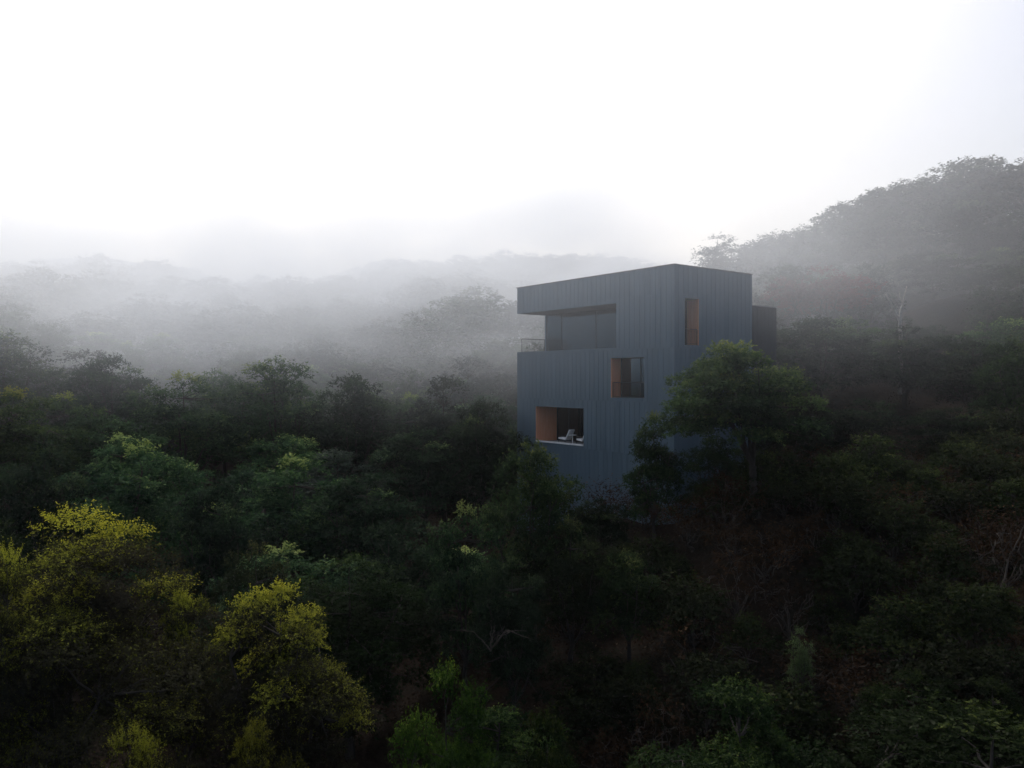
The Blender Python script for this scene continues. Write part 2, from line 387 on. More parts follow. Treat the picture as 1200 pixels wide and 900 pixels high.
HERO = [  # tints of the lowest trees also paint in the gloom of the foreground
 ('near_yellow', 85, 600, 25, 172, .4, 'large foreground tree at lower left with a bright yellow-green top', 'tree', (1.15, 1.15, 1.1)),
 ('near_yellow2', 328, 684, 23.5, 100, 2.1, 'yellow-green foreground tree, narrower than the one left of it', 'tree', (1, 1, 1)),
 ('near_yellow2', 212, 692, 26, 48, 4.0, 'small yellow-green tree filling the gap between the two bright foreground trees', 'tree', (.8, .85, .8)),
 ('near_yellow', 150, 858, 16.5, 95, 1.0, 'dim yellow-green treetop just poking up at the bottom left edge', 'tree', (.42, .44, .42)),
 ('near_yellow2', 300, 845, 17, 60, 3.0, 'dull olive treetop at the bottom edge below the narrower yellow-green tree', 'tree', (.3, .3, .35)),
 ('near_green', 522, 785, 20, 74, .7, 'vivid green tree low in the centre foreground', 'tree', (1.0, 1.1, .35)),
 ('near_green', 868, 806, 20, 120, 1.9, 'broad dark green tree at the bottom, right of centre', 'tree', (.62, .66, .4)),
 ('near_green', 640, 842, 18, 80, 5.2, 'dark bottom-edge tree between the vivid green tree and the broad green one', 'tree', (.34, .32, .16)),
 ('mid_green2', 622, 524, 36, 56, .2, 'olive tree before the left end of the house, below the furnished loggia', 'tree', (1.25, 1.1, 1)),
 ('mid_green', 545, 592, 33, 48, 1.2, 'loose pale-sprayed tree down the slope left of the olive tree by the house', 'tree', (1, 1, 1)),
 ('mid_green', 766, 484, 40.5, 34, 2.5, 'small green tree against the house wall, left of the rounded tree at the corner', 'tree', (1, 1, .9)),
 ('near_dark', 668, 612, 34, 52, 1.1, 'brownish dark tree below the furnished loggia, right of the olive tree', 'tree', (1.3, 1.05, .8)),
 ('near_dark', 600, 655, 30, 50, 2.1, 'dark green tree in front of the brownish dark tree below the house', 'tree', (1, 1, .9)),
 ('mid_green2', 738, 650, 33, 42, 4.1, 'low dim tree at the foot of the house near its corner', 'tree', (.8, .75, .6)),
 ('near_yellow', 8, 645, 23, 80, 3.4, 'yellow-green tree cut by the left frame edge beside the large bright one', 'tree', (.85, .9, .9)),
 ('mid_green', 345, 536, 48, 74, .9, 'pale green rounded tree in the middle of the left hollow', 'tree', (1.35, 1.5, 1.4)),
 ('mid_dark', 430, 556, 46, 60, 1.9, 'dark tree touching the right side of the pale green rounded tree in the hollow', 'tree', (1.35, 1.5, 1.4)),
 ('mid_grey', 520, 446, 62, 56, 2.2, 'grey-green tree hazed by fog to the left of the house', 'tree', (.9, .95, .9)),
 ('mid_dark', 565, 470, 55, 46, .5, 'dark tree standing between the hazed grey-green tree and the house', 'tree', (1.2, 1.2, 1.1)),
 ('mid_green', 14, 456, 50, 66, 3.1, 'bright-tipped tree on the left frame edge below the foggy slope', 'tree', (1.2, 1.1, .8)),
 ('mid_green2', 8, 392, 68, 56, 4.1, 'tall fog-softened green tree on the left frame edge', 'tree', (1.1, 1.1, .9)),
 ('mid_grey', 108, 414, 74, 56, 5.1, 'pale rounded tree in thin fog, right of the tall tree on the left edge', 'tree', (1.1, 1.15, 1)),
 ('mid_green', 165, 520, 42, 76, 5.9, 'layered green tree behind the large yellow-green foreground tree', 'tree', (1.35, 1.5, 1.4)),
 ('mid_dark2', 52, 520, 38, 60, .5, 'dark tree behind the large yellow-green foreground tree at the left', 'tree', (1.1, 1.15, 1.15)),
 ('mid_dark', 262, 566, 40, 56, 1.5, 'dark tree above the small yellow-green gap tree', 'tree', (1.1, 1.15, 1.15)),
 ('mid_dark2', 455, 618, 36, 60, 3.5, 'dark shaded tree in the hollow just above the centre foreground', 'tree', (1.1, 1.15, 1.15)),
 ('near_dark', 300, 640, 32, 52, 2.9, 'dark brownish tree right behind the narrower yellow-green tree', 'tree', (1.3, 1.0, .8)),
 ('mid_green2', 836, 512, 42, 36, .8, 'low green tree filling the space under the rounded corner tree', 'tree', (.8, .85, .75)),
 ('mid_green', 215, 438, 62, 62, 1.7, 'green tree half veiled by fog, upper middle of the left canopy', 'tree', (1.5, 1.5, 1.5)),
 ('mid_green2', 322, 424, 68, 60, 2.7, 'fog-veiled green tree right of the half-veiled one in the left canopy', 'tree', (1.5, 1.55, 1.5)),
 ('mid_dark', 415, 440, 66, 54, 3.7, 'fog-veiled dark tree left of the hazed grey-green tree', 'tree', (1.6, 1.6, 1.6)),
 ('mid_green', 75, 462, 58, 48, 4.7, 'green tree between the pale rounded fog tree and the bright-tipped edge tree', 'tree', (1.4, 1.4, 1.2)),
 ('mid_dark2', 702, 586, 42, 36, 4.7, 'low dark tree hiding the foot of the zinc wall', 'tree', (.9, .9, .8)),
 ('tall', 840, 274, 118, 34, 0, 'tall wispy tree fading into fog above the house roof', 'tree', (.7, .7, .8)),
 ('russet', 962, 318, 76, 50, 1, 'reddish-brown tree in thin fog right of the house', 'tree', (1.7, 1.1, 1.15)),
 ('mid_grey', 1192, 318, 72, 46, 2, 'greenish tree on the right frame edge below the foggy ridge', 'tree', (.8, 1.05, .7)),
 ('mid_dark', 960, 372, 60, 66, 2.6, 'dark broad tree directly right of the side wing', 'tree', (1.4, 1.4, 1.3)),
 ('mid_dark2', 1062, 384, 60, 58, 3.3, 'dark tree just below the pale forked trunk on the right slope', 'tree', (1.3, 1.3, 1.2)),
 ('mid_dark', 1140, 400, 56, 52, 4.6, 'dark olive tree two crowns left of the right frame edge', 'tree', (1.1, 1.1, 1)),
 ('mid_green2', 1190, 400, 47, 42, 5.3, 'deep green tree cut by the right frame edge at mid height', 'tree', (.7, .8, .5)),
 ('mid_dark2', 1010, 470, 48, 54, .9, 'low dark tree on the right slope above the dry brush', 'tree', (1, 1, .9)),
 ('mid_dark', 1115, 478, 46, 48, 1.4, 'dark tree above the bare pale brush on the right slope', 'tree', (1, .95, .85)),
 ('mid_dark', 930, 460, 46, 44, 5.4, 'brown-tinged tree beside the rounded tree at the house corner', 'tree', (1.3, 1.05, .8)),
 ('mid_green', 1042, 532, 43, 30, .1, 'small yellowish-green tree standing in the dry brush', 'tree', (.9, .9, .6)),
 ('mid_dark2', 1015, 312, 82, 46, .3, 'fog-greyed dark tree between the reddish-brown tree and the pale forked trunk', 'tree', (1.2, 1.2, 1.2)),
 ('mid_dark', 1092, 296, 86, 54, 1.3, 'big fog-greyed tree rising behind the pale forked trunk', 'tree', (1.2, 1.2, 1.2)),
 ('mid_dark2', 1150, 312, 80, 48, 2.3, 'fog-greyed tree right of the forked trunk, before the right edge tree', 'tree', (1.2, 1.2, 1.1)),
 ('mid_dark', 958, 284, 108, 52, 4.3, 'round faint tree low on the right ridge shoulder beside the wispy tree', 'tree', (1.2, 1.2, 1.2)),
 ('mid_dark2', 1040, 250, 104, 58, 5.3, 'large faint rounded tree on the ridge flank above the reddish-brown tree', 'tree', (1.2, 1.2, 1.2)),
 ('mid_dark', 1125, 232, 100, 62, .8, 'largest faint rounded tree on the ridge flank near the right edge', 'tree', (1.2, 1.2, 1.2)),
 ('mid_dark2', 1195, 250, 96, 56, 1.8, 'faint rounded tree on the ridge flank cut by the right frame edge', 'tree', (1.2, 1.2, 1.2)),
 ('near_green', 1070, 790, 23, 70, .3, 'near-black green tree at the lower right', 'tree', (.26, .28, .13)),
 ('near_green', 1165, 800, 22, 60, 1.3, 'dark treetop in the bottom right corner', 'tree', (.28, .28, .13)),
]
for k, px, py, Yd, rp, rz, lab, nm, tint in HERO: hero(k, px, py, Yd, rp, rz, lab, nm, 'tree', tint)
# tree at the near corner of the house, trunk visible
x = (888 - CX) / F * 38.5
t = plant('wall_tree', x, 38.5, gz(x, 38.5), .98 * 1.1, 1.0, 0, 'rounded green tree with visible dark trunk hiding the near lower corner of the house', None, 'tree', 'tree', (2.1, 1.85, 1.6))
t.scale[2] = ((HY - 406) / F * 38.5 - gz(x, 38.5)) / 8.0
TREES.append((x - 1.4, 38.5, 3.2))
# young sapling
hero('tall', 938, 735, 27, 15, 1.2, 'slim pale-tipped sapling in the dark brush at lower right', 'sapling', 'tree', (2.2, 2.6, 1.2))

# ridge trees on the right skyline
RIDGE = [(905, 276, 132, 40, 'far_a'), (945, 268, 124, 40, 'far_a'), (985, 243, 120, 44, 'far_c'), (1025, 226, 116, 44, 'far_b'), (1065, 213, 116, 46, 'far_a'), (1110, 196, 112, 48, 'far_c'), (1160, 187, 110, 50, 'far_b'), (1205, 192, 108, 48, 'far_a')]
for n_, (px, py, Yd, rp, k) in enumerate(RIDGE):
    x = (px - CX) / F * Yd; z = gz(x, Yd); zt = (HY - py) / F * Yd; p = PROTO[k]
    o = plant(k, x, Yd, z, rp * 1.4 / F * Yd / p['R'], max(zt - z, 6) / p['H'], n_ * 1.7, 'fog-grey tree in the row along the right ridge skyline', 'trees along the right ridge skyline', 'tree', 'tree', (1, 1, 1))
    TREES.append((x, Yd, 4.5))

# ------------------------------------------------------------------ fill forest
HOUSE = (9.35, 45.0)
eU = np.array([-.606, .795]); eV = np.array([.795, .606])
def in_house(x, y, pad):
    d = np.array([x - HOUSE[0], y - HOUSE[1]]); u = d @ eU; v = d @ eV
    return (-pad < u < 14.8 + pad and -pad < v < 7.4 + pad) or (1.5 - pad < u < 7.5 + pad and 7 < v < 13 + pad)
def clearing(px, py, Yd):
    return px > 730 and 27 < Yd < 40
count = 0
far_list = []
def zone(px, Yd, x, k):
    look = {'mid_green': 'green', 'mid_green2': 'green', 'near_green': 'green', 'mid_dark': 'dark', 'mid_dark2': 'dark', 'near_dark': 'dark', 'mid_grey': 'grey-green', 'far_a': 'grey', 'far_b': 'dusky', 'far_c': 'grey-olive'}[k]
    if Yd < 34:
        w = ('near the yellow-green trees' if px < 440 else 'around the vivid green centre tree' if px < 700 else 'at the foot of the brown brushy slope')
        return f'shaded {look} foreground tree {w}', f'shaded {look} foreground trees {w}'
    if Yd < 62 and px < 640:
        w = ('beyond the large yellow-green tree' if px < 230 else 'around the pale rounded tree' if px < 430 else 'between the hollow and the house')
        return f'{look} tree crowding the left hollow {w}', f'{look} trees {w}'
    if Yd < 62:
        w = 'around the house corner' if px < 950 else 'above the brown brush on the right slope'
        return f'{look} thicket tree {w}', f'{look} trees {w}'
    if Yd < 105 and px < 800:
        w = ('below the left end of the foggy treeline' if px < 200 else 'on the lower middle of the foggy left slope' if px < 400 else 'just left of the house' if px < 620 else 'behind the house')
        return f'{look} tree dimmed by thin fog {w}', f'{look} trees in thin fog {w}'
    if Yd < 100:
        w = 'close behind the side wing' if px < 1000 else 'around the pale forked trunk' if px < 1110 else 'towards the right frame edge'
        return f'hazy {look} tree on the right hillside {w}', f'hazy {look} trees {w}'
    if px < 800:
        w = ('at the left frame edge' if px < 150 else 'on the middle left slope' if px < 420 else 'close to the house')
        return f'pale {look} tree nearly lost in the fog bank {w}', f'pale {look} fog bank trees {w}'
    return f'fogged {look} tree on the upper right hillside below the ridge', f'fogged {look} trees below the right ridge'
Yd = 17.0
rows = []
while Yd < 235:
    sp = 5.6 if Yd < 60 else (6.8 if Yd < 100 else 8.4)
    half = 700 / F * Yd + 4
    xs = np.arange(-half, half, sp)
    for x in xs:
        rows.append((x + rng.uniform(-.35, .35) * sp, Yd + rng.uniform(-.35, .35) * sp, sp))
    Yd += sp * .86
kinds_mid = ['mid_green', 'mid_dark', 'mid_dark2', 'mid_green2', 'mid_grey']
nz = 0
for x, y, sp in rows:
    px = CX + F * x / y
    if in_house(x, y, 2.2): continue
    if clearing(px, 0, y): continue
    rad = sp * rng.uniform(.52, .88)
    if any((x - a) ** 2 + (y - b) ** 2 < (.62 * (c + rad)) ** 2 for a, b, c in TREES): continue
    z = gz(x, y)
    H = rng.uniform(6.5, 9.5) if y < 60 else rng.uniform(7.0, 11.0)
    top = HY - F * (z + H) / y
    # keep the house, the foreground trees and the open views clear
    lim = -1e9
    if 590 < px + rad / y * F and px - rad / y * F < 900 and y < 57: lim = 640 if y < 45 else 600
    if y < 30: lim = max(lim, 700 if px < 420 else 830)
    elif y < 45: lim = max(lim, 600 if px < 640 else 560)
    elif y < 60 and px < 640: lim = max(lim, 500 if px > 130 else 450)
    if 780 < px < 905 and y > 57: lim = max(lim, 415 if y < 75 else (300 if px < 800 or px > 870 else 340))
    if 600 < px <= 780 and y > 57: lim = max(lim, 300)
    if px > 905 and 57 < y < 80: lim = max(lim, 372)
    if px > 905 and 80 <= y < 100: lim = max(lim, 290)
    if px > 905 and y >= 100: lim = max(lim, 280 - (px - 905) * .25)
    if top < lim:
        H = (HY - lim) / F * y - z
        if H < 3.2: continue
        rad = min(rad, H * .6)
    cls = 'mid' if y < 105 and (px < 620 or y < 100) else 'far'
    if px > 905 and y > 135: continue
    if y > 150 or (cls == 'far' and count > 290):
        if y > 120: far_list.append((x, y, z, rad * 1.25, H * 1.05))
        continue
    if cls == 'mid':
        k = kinds_mid[int(rng.integers(0, 5))]
        if px > 640 and y < 62: k = ['mid_dark', 'mid_dark2'][int(rng.integers(0, 2))]
        if y < 34: k = ['near_green', 'near_dark', 'near_dark'][int(rng.integers(0, 3))]
        b = rng.uniform(.8, 1.5) * (.6 if y < 34 else 1.15 if px > 640 else 1.55); tint = (b * rng.uniform(.85, 1.08), b * 1.02, b * (.55 if y < 34 else rng.uniform(.85, 1.15)))  # nearest trees tinted down: foreground shade put into the leaf colour
    else:
        k = ['far_a', 'far_b', 'far_c'][int(rng.integers(0, 3))]
        b = rng.uniform(.8, 1.2); tint = (b, b, b)
        rad *= 1.25
    lab, grp = zone(px, y, x, k)
    p = PROTO[k]
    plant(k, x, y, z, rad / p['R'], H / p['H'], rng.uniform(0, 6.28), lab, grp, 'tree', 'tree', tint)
    TREES.append((x, y, rad * .8)); count += 1
print('fill trees', count, 'far', len(far_list), 'total', len(TREES))
# far wood: one mass in the fog
p = PROTO['far_a']['raw']; p2 = PROTO['far_b']['raw']
Vs, Qs, Ts, Ms, n0 = [], [], [], [], 0
for q, (x, y, z, rad, H) in enumerate(far_list[:260]):
    raw, pr = (p, PROTO['far_a']) if q % 2 else (p2, PROTO['far_b'])
    a = rng.uniform(0, 6.28); ca, sa = math.cos(a), math.sin(a)
    s = rad / pr['R']; V = raw[0] * np.array([s, s, H / pr['H']])
    V = np.stack([V[:, 0] * ca - V[:, 1] * sa + x, V[:, 0] * sa + V[:, 1] * ca + y, V[:, 2] + z], 1)
    Vs.append(V); Qs.append(raw[1] + n0); Ts.append(raw[2]); Ms.append(raw[3]); n0 += len(V)
if Vs:
    o = obj('forest', mesh_np('forest', np.concatenate(Vs), np.concatenate(Qs), [M_GREY, M_BARK], tone=np.concatenate(Ts), midx=np.concatenate(Ms)))
    tag(o, 'far wood on the valley head dissolving into white fog', 'forest', kind='stuff')

# ------------------------------------------------------------------ brush on the slope under the house
nb = 0
for q in range(1600):
    y = rng.uniform(24, 46); px = rng.uniform(600, 1290); x = (px - CX) / F * y
    if in_house(x, y, .8) or nb > 250: continue
    if any((x - a) ** 2 + (y - b) ** 2 < (c + .6) ** 2 for a, b, c in TREES if c < 2.0 and c > .3): continue
    z = gz(x, y); nb += 1; side = 'under the house' if px < 820 else ('beside the rounded corner tree' if px < 960 else 'on the right part of the brown slope')
    c = rng.uniform()
    k = 'dry' if c < .30 else ('dry2' if c < .42 else ('shrub' if c < .80 else 'shrub2'))
    s = rng.uniform(.65, 1.5); sh = s * rng.uniform(.8, 1.2)
    dry = k.startswith('dry')
    b = rng.uniform(.7, 1.2)
    plant(k, x, y, z - .1, s, sh, rng.uniform(0, 6.28), ('sparse twiggy dry bush ' if dry else 'low dark leafy bush ') + side,
          ('dry bushes ' if dry else 'leafy bushes ') + side, 'bush', 'bush', tuple((.62 if y < 32 else .9) * b * q_ for q_ in (1.2, .95, .66)))  # nearest bushes tinted down, painting in the darker foreground
    TREES.append((x, y, .9))

# pale dead wood: forked trunk, bare brush, leaning stem
def dead(px, py, Yd, parts, label, name, cat='dead tree', m=M_PALE, below=2.0):
    x0 = (px - CX) / F * Yd; z0 = (HY - py) / F * Yd
    e = empty(name, (x0, Yd, z0)); tag(e, label, cat)
    for i_, (pn, pts, r0, r1) in enumerate(parts):
        b = MB(); P = np.array(pts, float)
        t0 = np.linspace(0, len(P) - 1, 4 * len(P)); Pi = np.stack([np.interp(t0, np.arange(len(P)), P[:, c_]) for c_ in range(3)], 1)
        Pi += rng.normal(0, .02, Pi.shape)
        b.tube(Pi, np.linspace(r0, r1, len(Pi)), 6)
        b.build(pn, m, e)
    return e
dead(1056, 373, 61.8, [('trunk', [(0, .2, -6), (0, .1, -1.5), (-.1, 0, -.2)], .16, .13), ('branch', [(-.1, 0, -.2), (-.5, .1, .6), (-.9, 0, 1.3), (-1.2, .1, 1.9)], .13, .06), ('branch', [(-.1, 0, -.2), (.05, .1, .7), (.2, 0, 1.5), (.4, 0, 2.5)], .12, .04), ('branch', [(.15, 0, 1.1), (-.1, 0, 1.6), (-.15, 0, 2.0)], .05, .02)],
     'bare pale forked trunk standing out in thin fog on the right hillside', 'dead_tree')
dead(1166, 712, 29, [('trunk', [(-.3, 0, -2.5), (0, 0, 0), (.30, 0, .9), (.66, .1, 1.9), (1.05, 0, 2.9), (1.5, 0, 4.2)], .045, .02), ('branch', [(.75, .1, 1.9), (.6, 0, 2.6), (.6, 0, 3.2)], .02, .008)],
     'thin pale leaning stem near the right frame edge', 'dead_tree', 'dead tree', M_TWIG)
pts = []
for q in range(9):
    a = rng.uniform(-1.3, 1.3); l = rng.uniform(.5, 1.1)
    pts.append(('branch', [(0, 0, -.3), (.4 * l * math.sin(a), rng.uniform(-.2, .2), .35 * l), (l * math.sin(a) * 1.1, rng.uniform(-.4, .4), l * math.cos(a) * .8)], .022, .006))
dead(1122, 572, 42, pts, 'pale bare twiggy shrub catching light on the right slope', 'dead_shrub', 'dead shrub')
pts = []
for q in range(7):
    a = rng.uniform(-1.4, 1.4); l = rng.uniform(.5, 1.2)
    pts.append(('branch', [(0, 0, -.3), (.5 * l * math.sin(a), rng.uniform(-.2, .2), .3 * l), (l * math.sin(a) * 1.3, rng.uniform(-.4, .4), l * math.cos(a) * .6)], .02, .005))
dead(575, 752, 25, pts, 'dead twigs showing behind the vivid green centre tree', 'dead_shrub', 'dead shrub', M_TWIG)

# undergrowth: uncountable leaf and litter cover
n = 170000
yy = 14 + 60 * rng.uniform(0, 1, n) ** .8; xx = rng.uniform(-1, 1, n) * (720 / F * yy)
zz = ground(xx, yy)
ok = np.array([not in_house(a, b, .3) for a, b in zip(xx, yy)])
xx, yy, zz = xx[ok], yy[ok], zz[ok]; n = len(xx)
hgt = rng.uniform(0, 1, n) ** 2 * .55 * (1 + np.sin(xx * .8) * np.sin(yy * .6))
P = np.stack([xx, yy, zz + hgt], 1)
Vq, Qq = leaf_quads(P, unit(np.array([0, 0, .7]) + rng.normal(0, .6, (n, 3))), unit(rng.normal(0, 1, (n, 3))), rng.uniform(.07, .2, n), rng.uniform(.015, .05, n))
o = obj('undergrowth', mesh_np('undergrowth', Vq, Qq, M_DRY, tone=np.clip(rng.normal(.42, .25, n) + .15 * np.sin(xx * .5 + yy * .7), 0, 1)))
tag(o, 'dry leaf litter and low brown growth covering the slope', 'undergrowth', kind='stuff')

# ------------------------------------------------------------------ house
base_z = -13.0
H0 = empty('house', (HOUSE[0], HOUSE[1], 0), math.atan2(.606, .795))
tag(H0, 'dark zinc-clad three-storey block house with cut-out loggias rising from the trees', 'house')
LU, LV, TOP = 14.8, 7.34, 6.64
SEAMS_Z = [1.87, -1.33, -4.53, -7.73]
def wall_panel(mb, plane, a0, a1, z0, z1, holes, thick):
    """plane 'v0': facade in the v=0 plane (a = u), body grows to +v; 'u0': facade in u=0 plane (a = v)."""
    A = sorted({a0, a1, *[h[0] for h in holes], *[h[1] for h in holes]}); Zs = sorted({z0, z1, *[h[2] for h in holes], *[h[3] for h in holes]})
    A = [a for a in A if a0 <= a <= a1]; Zs = [z for z in Zs if z0 <= z <= z1]
    def solid(i, j):
        if i < 0 or j < 0 or i >= len(A) - 1 or j >= len(Zs) - 1: return False
        ac, zc = (A[i] + A[i + 1]) / 2, (Zs[j] + Zs[j + 1]) / 2
        return not any(h[0] < ac < h[1] and h[2] < zc < h[3] for h in holes)
    P = (lambda a, d, z: (d, a, z)) if plane == 'v0' else (lambda a, d, z: (a, d, z))
    for i in range(len(A) - 1):
        for j in range(len(Zs) - 1):
            if not solid(i, j): continue
            x0, x1, y0, y1 = A[i], A[i + 1], Zs[j], Zs[j + 1]
            mb.quad(P(x0, 0, y0), P(x1, 0, y0), P(x1, 0, y1), P(x0, 0, y1)); mb.quad(P(x0, thick, y0), P(x1, thick, y0), P(x1, thick, y1), P(x0, thick, y1))
            if not solid(i - 1, j): mb.quad(P(x0, 0, y0), P(x0, thick, y0), P(x0, thick, y1), P(x0, 0, y1))
            if not solid(i + 1, j): mb.quad(P(x1, 0, y0), P(x1, thick, y0), P(x1, thick, y1), P(x1, 0, y1))
            if not solid(i, j - 1): mb.quad(P(x0, 0, y0), P(x1, 0, y0), P(x1, thick, y0), P(x0, thick, y0))
            if not solid(i, j + 1): mb.quad(P(x0, 0, y1), P(x1, 0, y1), P(x1, thick, y1), P(x0, thick, y1))
def ribs(mb, plane, a0, a1, z0, z1, holes, step=.42, off=0.0):
    """standing seams, staggered between storeys, interrupted at openings"""
    levels = sorted([z0, z1] + [z for z in SEAMS_Z if z0 < z < z1])
    for li in range(len(levels) - 1):
        zb, zt = levels[li] + .012, levels[li + 1] - .012
        a = a0 + .04 + (off + (li % 2) * .5 * step) % step
        while a < a1 - .03:
            segs = [(zb, zt)]
            for h in holes:
                if h[0] - .02 < a < h[1] + .02:
                    ns = []
                    for s0, s1 in segs:
                        if h[3] <= s0 or h[2] >= s1: ns.append((s0, s1)); continue
                        if h[2] > s0: ns.append((s0, h[2]))
                        if h[3] < s1: ns.append((h[3], s1))
                    segs = ns
            for s0, s1 in segs:
                if s1 - s0 < .03: continue
                if plane == 'v0': mb.box(-.013, -.001, a - .007, a + .007, s0, s1)
                else: mb.box(a - .009, a + .009, -.013, -.001, s0, s1)
            a += step
    for z in [z for z in SEAMS_Z if z0 < z < z1]:
        cuts = [(a0, a1)]
        for h in holes:
            if h[2] < z < h[3]:
                ns = []
                for s0, s1 in cuts:
                    if h[0] > s0: ns.append((s0, min(h[0], s1)))
                    if h[1] < s1: ns.append((max(h[1], s0), s1))
                cuts = [c for c in ns if c[1] > c[0]]
        for s0, s1 in cuts:
            if plane == 'v0': mb.box(-.03, -.001, s0, s1, z - .011, z + .011)
            else: mb.box(s0, s1, -.03, -.001, z - .011, z + .011)
hL = [(4.7, 15.0, 2.0, 4.78), (2.33, 5.16, -1.12, 1.36), (7.69, 12.65, -4.36, -1.88)]
hL_wall = [(4.7, 14.8, 2.0, 4.78), hL[1], hL[2]]
T = .28
m = MB(); wall_panel(m, 'v0', 0, LU, base_z, TOP, hL_wall, T); ribs(m, 'v0', 0, LU, base_z, TOP, hL_wall, off=.15)
m.build('wall', M_ZINC, H0)
hR = [(.92, 2.18, 2.04, 4.78)]
m = MB(); wall_panel(m, 'u0', T, LV, base_z, TOP, hR, T); ribs(m, 'u0', T, LV, base_z, TOP, hR, off=.05)
m.build('wall', M_ZINC, H0)
# rear and end walls
m = MB(); m.box(T, LV, LU - T, LU, base_z, 2.0); m.box(T, LV, LU - T, LU, 4.78, TOP); m.box(2.6, LV, LU - T, LU, 2.003, 4.777)
for a in np.arange(.3, LV, .42): m.box(a - .009, a + .009, LU + .001, LU + .024, base_z, 1.98); m.box(a - .009, a + .009, LU + .001, LU + .024, 4.8, TOP)
m.build('wall', M_ZINC, H0)
m = MB(); m.box(LV - T, LV, T, LU - T - .002, base_z, TOP - .01)
for a in np.arange(.3, LU, .42): m.box(LV + .001, LV + .024, a - .009, a + .009, base_z, TOP - .02)
m.build('wall', M_ZINC, H0)
# parapet cap + roof
m = MB(); m.box(-.06, T + .02, -.06, LU + .06, TOP + .002, TOP + .05); m.box(T + .022, LV + .05, -.06, T + .02, TOP + .002, TOP + .05)
m.box(T + .022, LV + .05, LU - T, LU + .06, TOP + .002, TOP + .05); m.box(LV - T, LV + .05, T + .022, LU - T - .002, TOP + .002, TOP + .05)
rf = MB(); rf.box(T + .003, LV - T - .003, T + .003, LU - T - .003, 5.9, 6.15); rfo = rf.build('roof', M_CONC, H0)
m.build('parapet_cap', M_CAP, rfo)
# floors / soffits (inside)
m = MB(); m.box(T + .003, LV - T - .003, T + .003, LU - T - .003, 1.55, 2.0 - .003)
m.build('floor_slab', M_CONC, H0)
m = MB(); m.box(T + .003, LV - T - .003, T + .003, LU - T - .003, 4.78 + .003, 4.98); m.build('soffit', M_DARKMETAL, H0)
m = MB(); m.box(T + .003, LV - T - .003, T + .003, LU - T - .003, -1.6, -1.123); m.build('floor_slab', M_CONC, H0)
m = MB(); m.box(T + .003, LV - T - .003, T + .003, LU - T - .003, -4.8, -4.363); m.build('floor_slab', M_CONC, H0)

def window(plane, a0, a1, z0, z1, depth, name, mull, rail=None, curtain=None, parent=H0):
    """glazed screen set back by depth; mull = mullion positions"""
    P = (lambda x0, x1, d0, d1, z0_, z1_: (d0, d1, x0, x1, z0_, z1_)) if plane == 'v0' else (lambda x0, x1, d0, d1, z0_, z1_: (x0, x1, d0, d1, z0_, z1_))
    f = MB(); w = .05
    f.box(*P(a0, a1, depth, depth + .08, z1 - w, z1 - .002)); f.box(*P(a0, a1, depth, depth + .08, z0 + .002, z0 + w))
    for a in [a0 + w / 2 + .002] + list(mull) + [a1 - w / 2 - .002]: f.box(*P(a - w / 2, a + w / 2, depth + .002, depth + .078, z0 + w + .001, z1 - w - .001))
    fo = f.build(name, M_DARKMETAL, parent)
    gl = MB(); gl.box(*P(a0 + .03, a1 - .03, depth + .03, depth + .045, z0 + .03, z1 - .03)); gl.build('pane', M_GLASS_CLEAR if curtain else M_GLASS, fo)
    if curtain:
        for c0, c1, mm in curtain:
            c = MB(); n_ = int((c1 - c0) / .06)
            pts = [(c0 + (c1 - c0) * q / n_, depth + .12 + .03 * (1 if q % 2 else -1)) for q in range(n_ + 1)]
            for (p0, d0), (p1, d1) in zip(pts, pts[1:]):
                if plane == 'v0': c.hexa([(d0, p0, z0 + .06), (d1, p1, z0 + .06), (d1 + .01, p1, z0 + .06), (d0 + .01, p0, z0 + .06), (d0, p0, z1 - .06), (d1, p1, z1 - .06), (d1 + .01, p1, z1 - .06), (d0 + .01, p0, z1 - .06)])
                else: c.hexa([(p0, d0, z0 + .06), (p1, d1, z0 + .06), (p1, d1 + .01, z0 + .06), (p0, d0 + .01, z0 + .06), (p0, d0, z1 - .06), (p1, d1, z1 - .06), (p1, d1 + .01, z1 - .06), (p0, d0 + .01, z1 - .06)])
            c.build('curtain', mm, fo)
    return fo
def railing(segs, z0, h, parent=H0, step=.12, label=None):
    """segs: list of ((v,u),(v,u)) plan segments"""
    m = MB()
    for (p, q) in segs:
        p, q = np.array(p, float), np.array(q, float); l = np.linalg.norm(q - p)
        m.tube([(*p, z0 + h), (*q, z0 + h)], [.028, .028], 6)
        m.tube([(*p, z0 + .08), (*q, z0 + .08)], [.012, .012], 6)
        n_ = max(int(l / step), 1)
        for k_ in range(n_ + 1):
            c = p + (q - p) * k_ / n_
            r_ = .024 if k_ in (0, n_) else .009
            m.tube([(*c, z0), (*c, z0 + h)], [r_, r_], 5)
    return m.build('railing', M_DARKMETAL, parent)

# top terrace glazing (recessed 2.5 m) and its side return
window('v0', 4.2, 14.5, 2.0, 4.78, 2.5, 'window', [9.2, 12.8])
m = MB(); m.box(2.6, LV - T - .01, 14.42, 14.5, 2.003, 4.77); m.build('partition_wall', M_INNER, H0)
m = MB(); m.box(T + .003, 2.45, 4.5, 4.62, 2.003, 4.777); m.build('partition_wall', M_ZINC, H0)
# interior back wall of living room
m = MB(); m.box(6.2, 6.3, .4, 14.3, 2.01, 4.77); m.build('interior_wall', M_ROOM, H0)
railing([((.35, LU - .1), (2.5, LU - .1))], 2.0, .98)
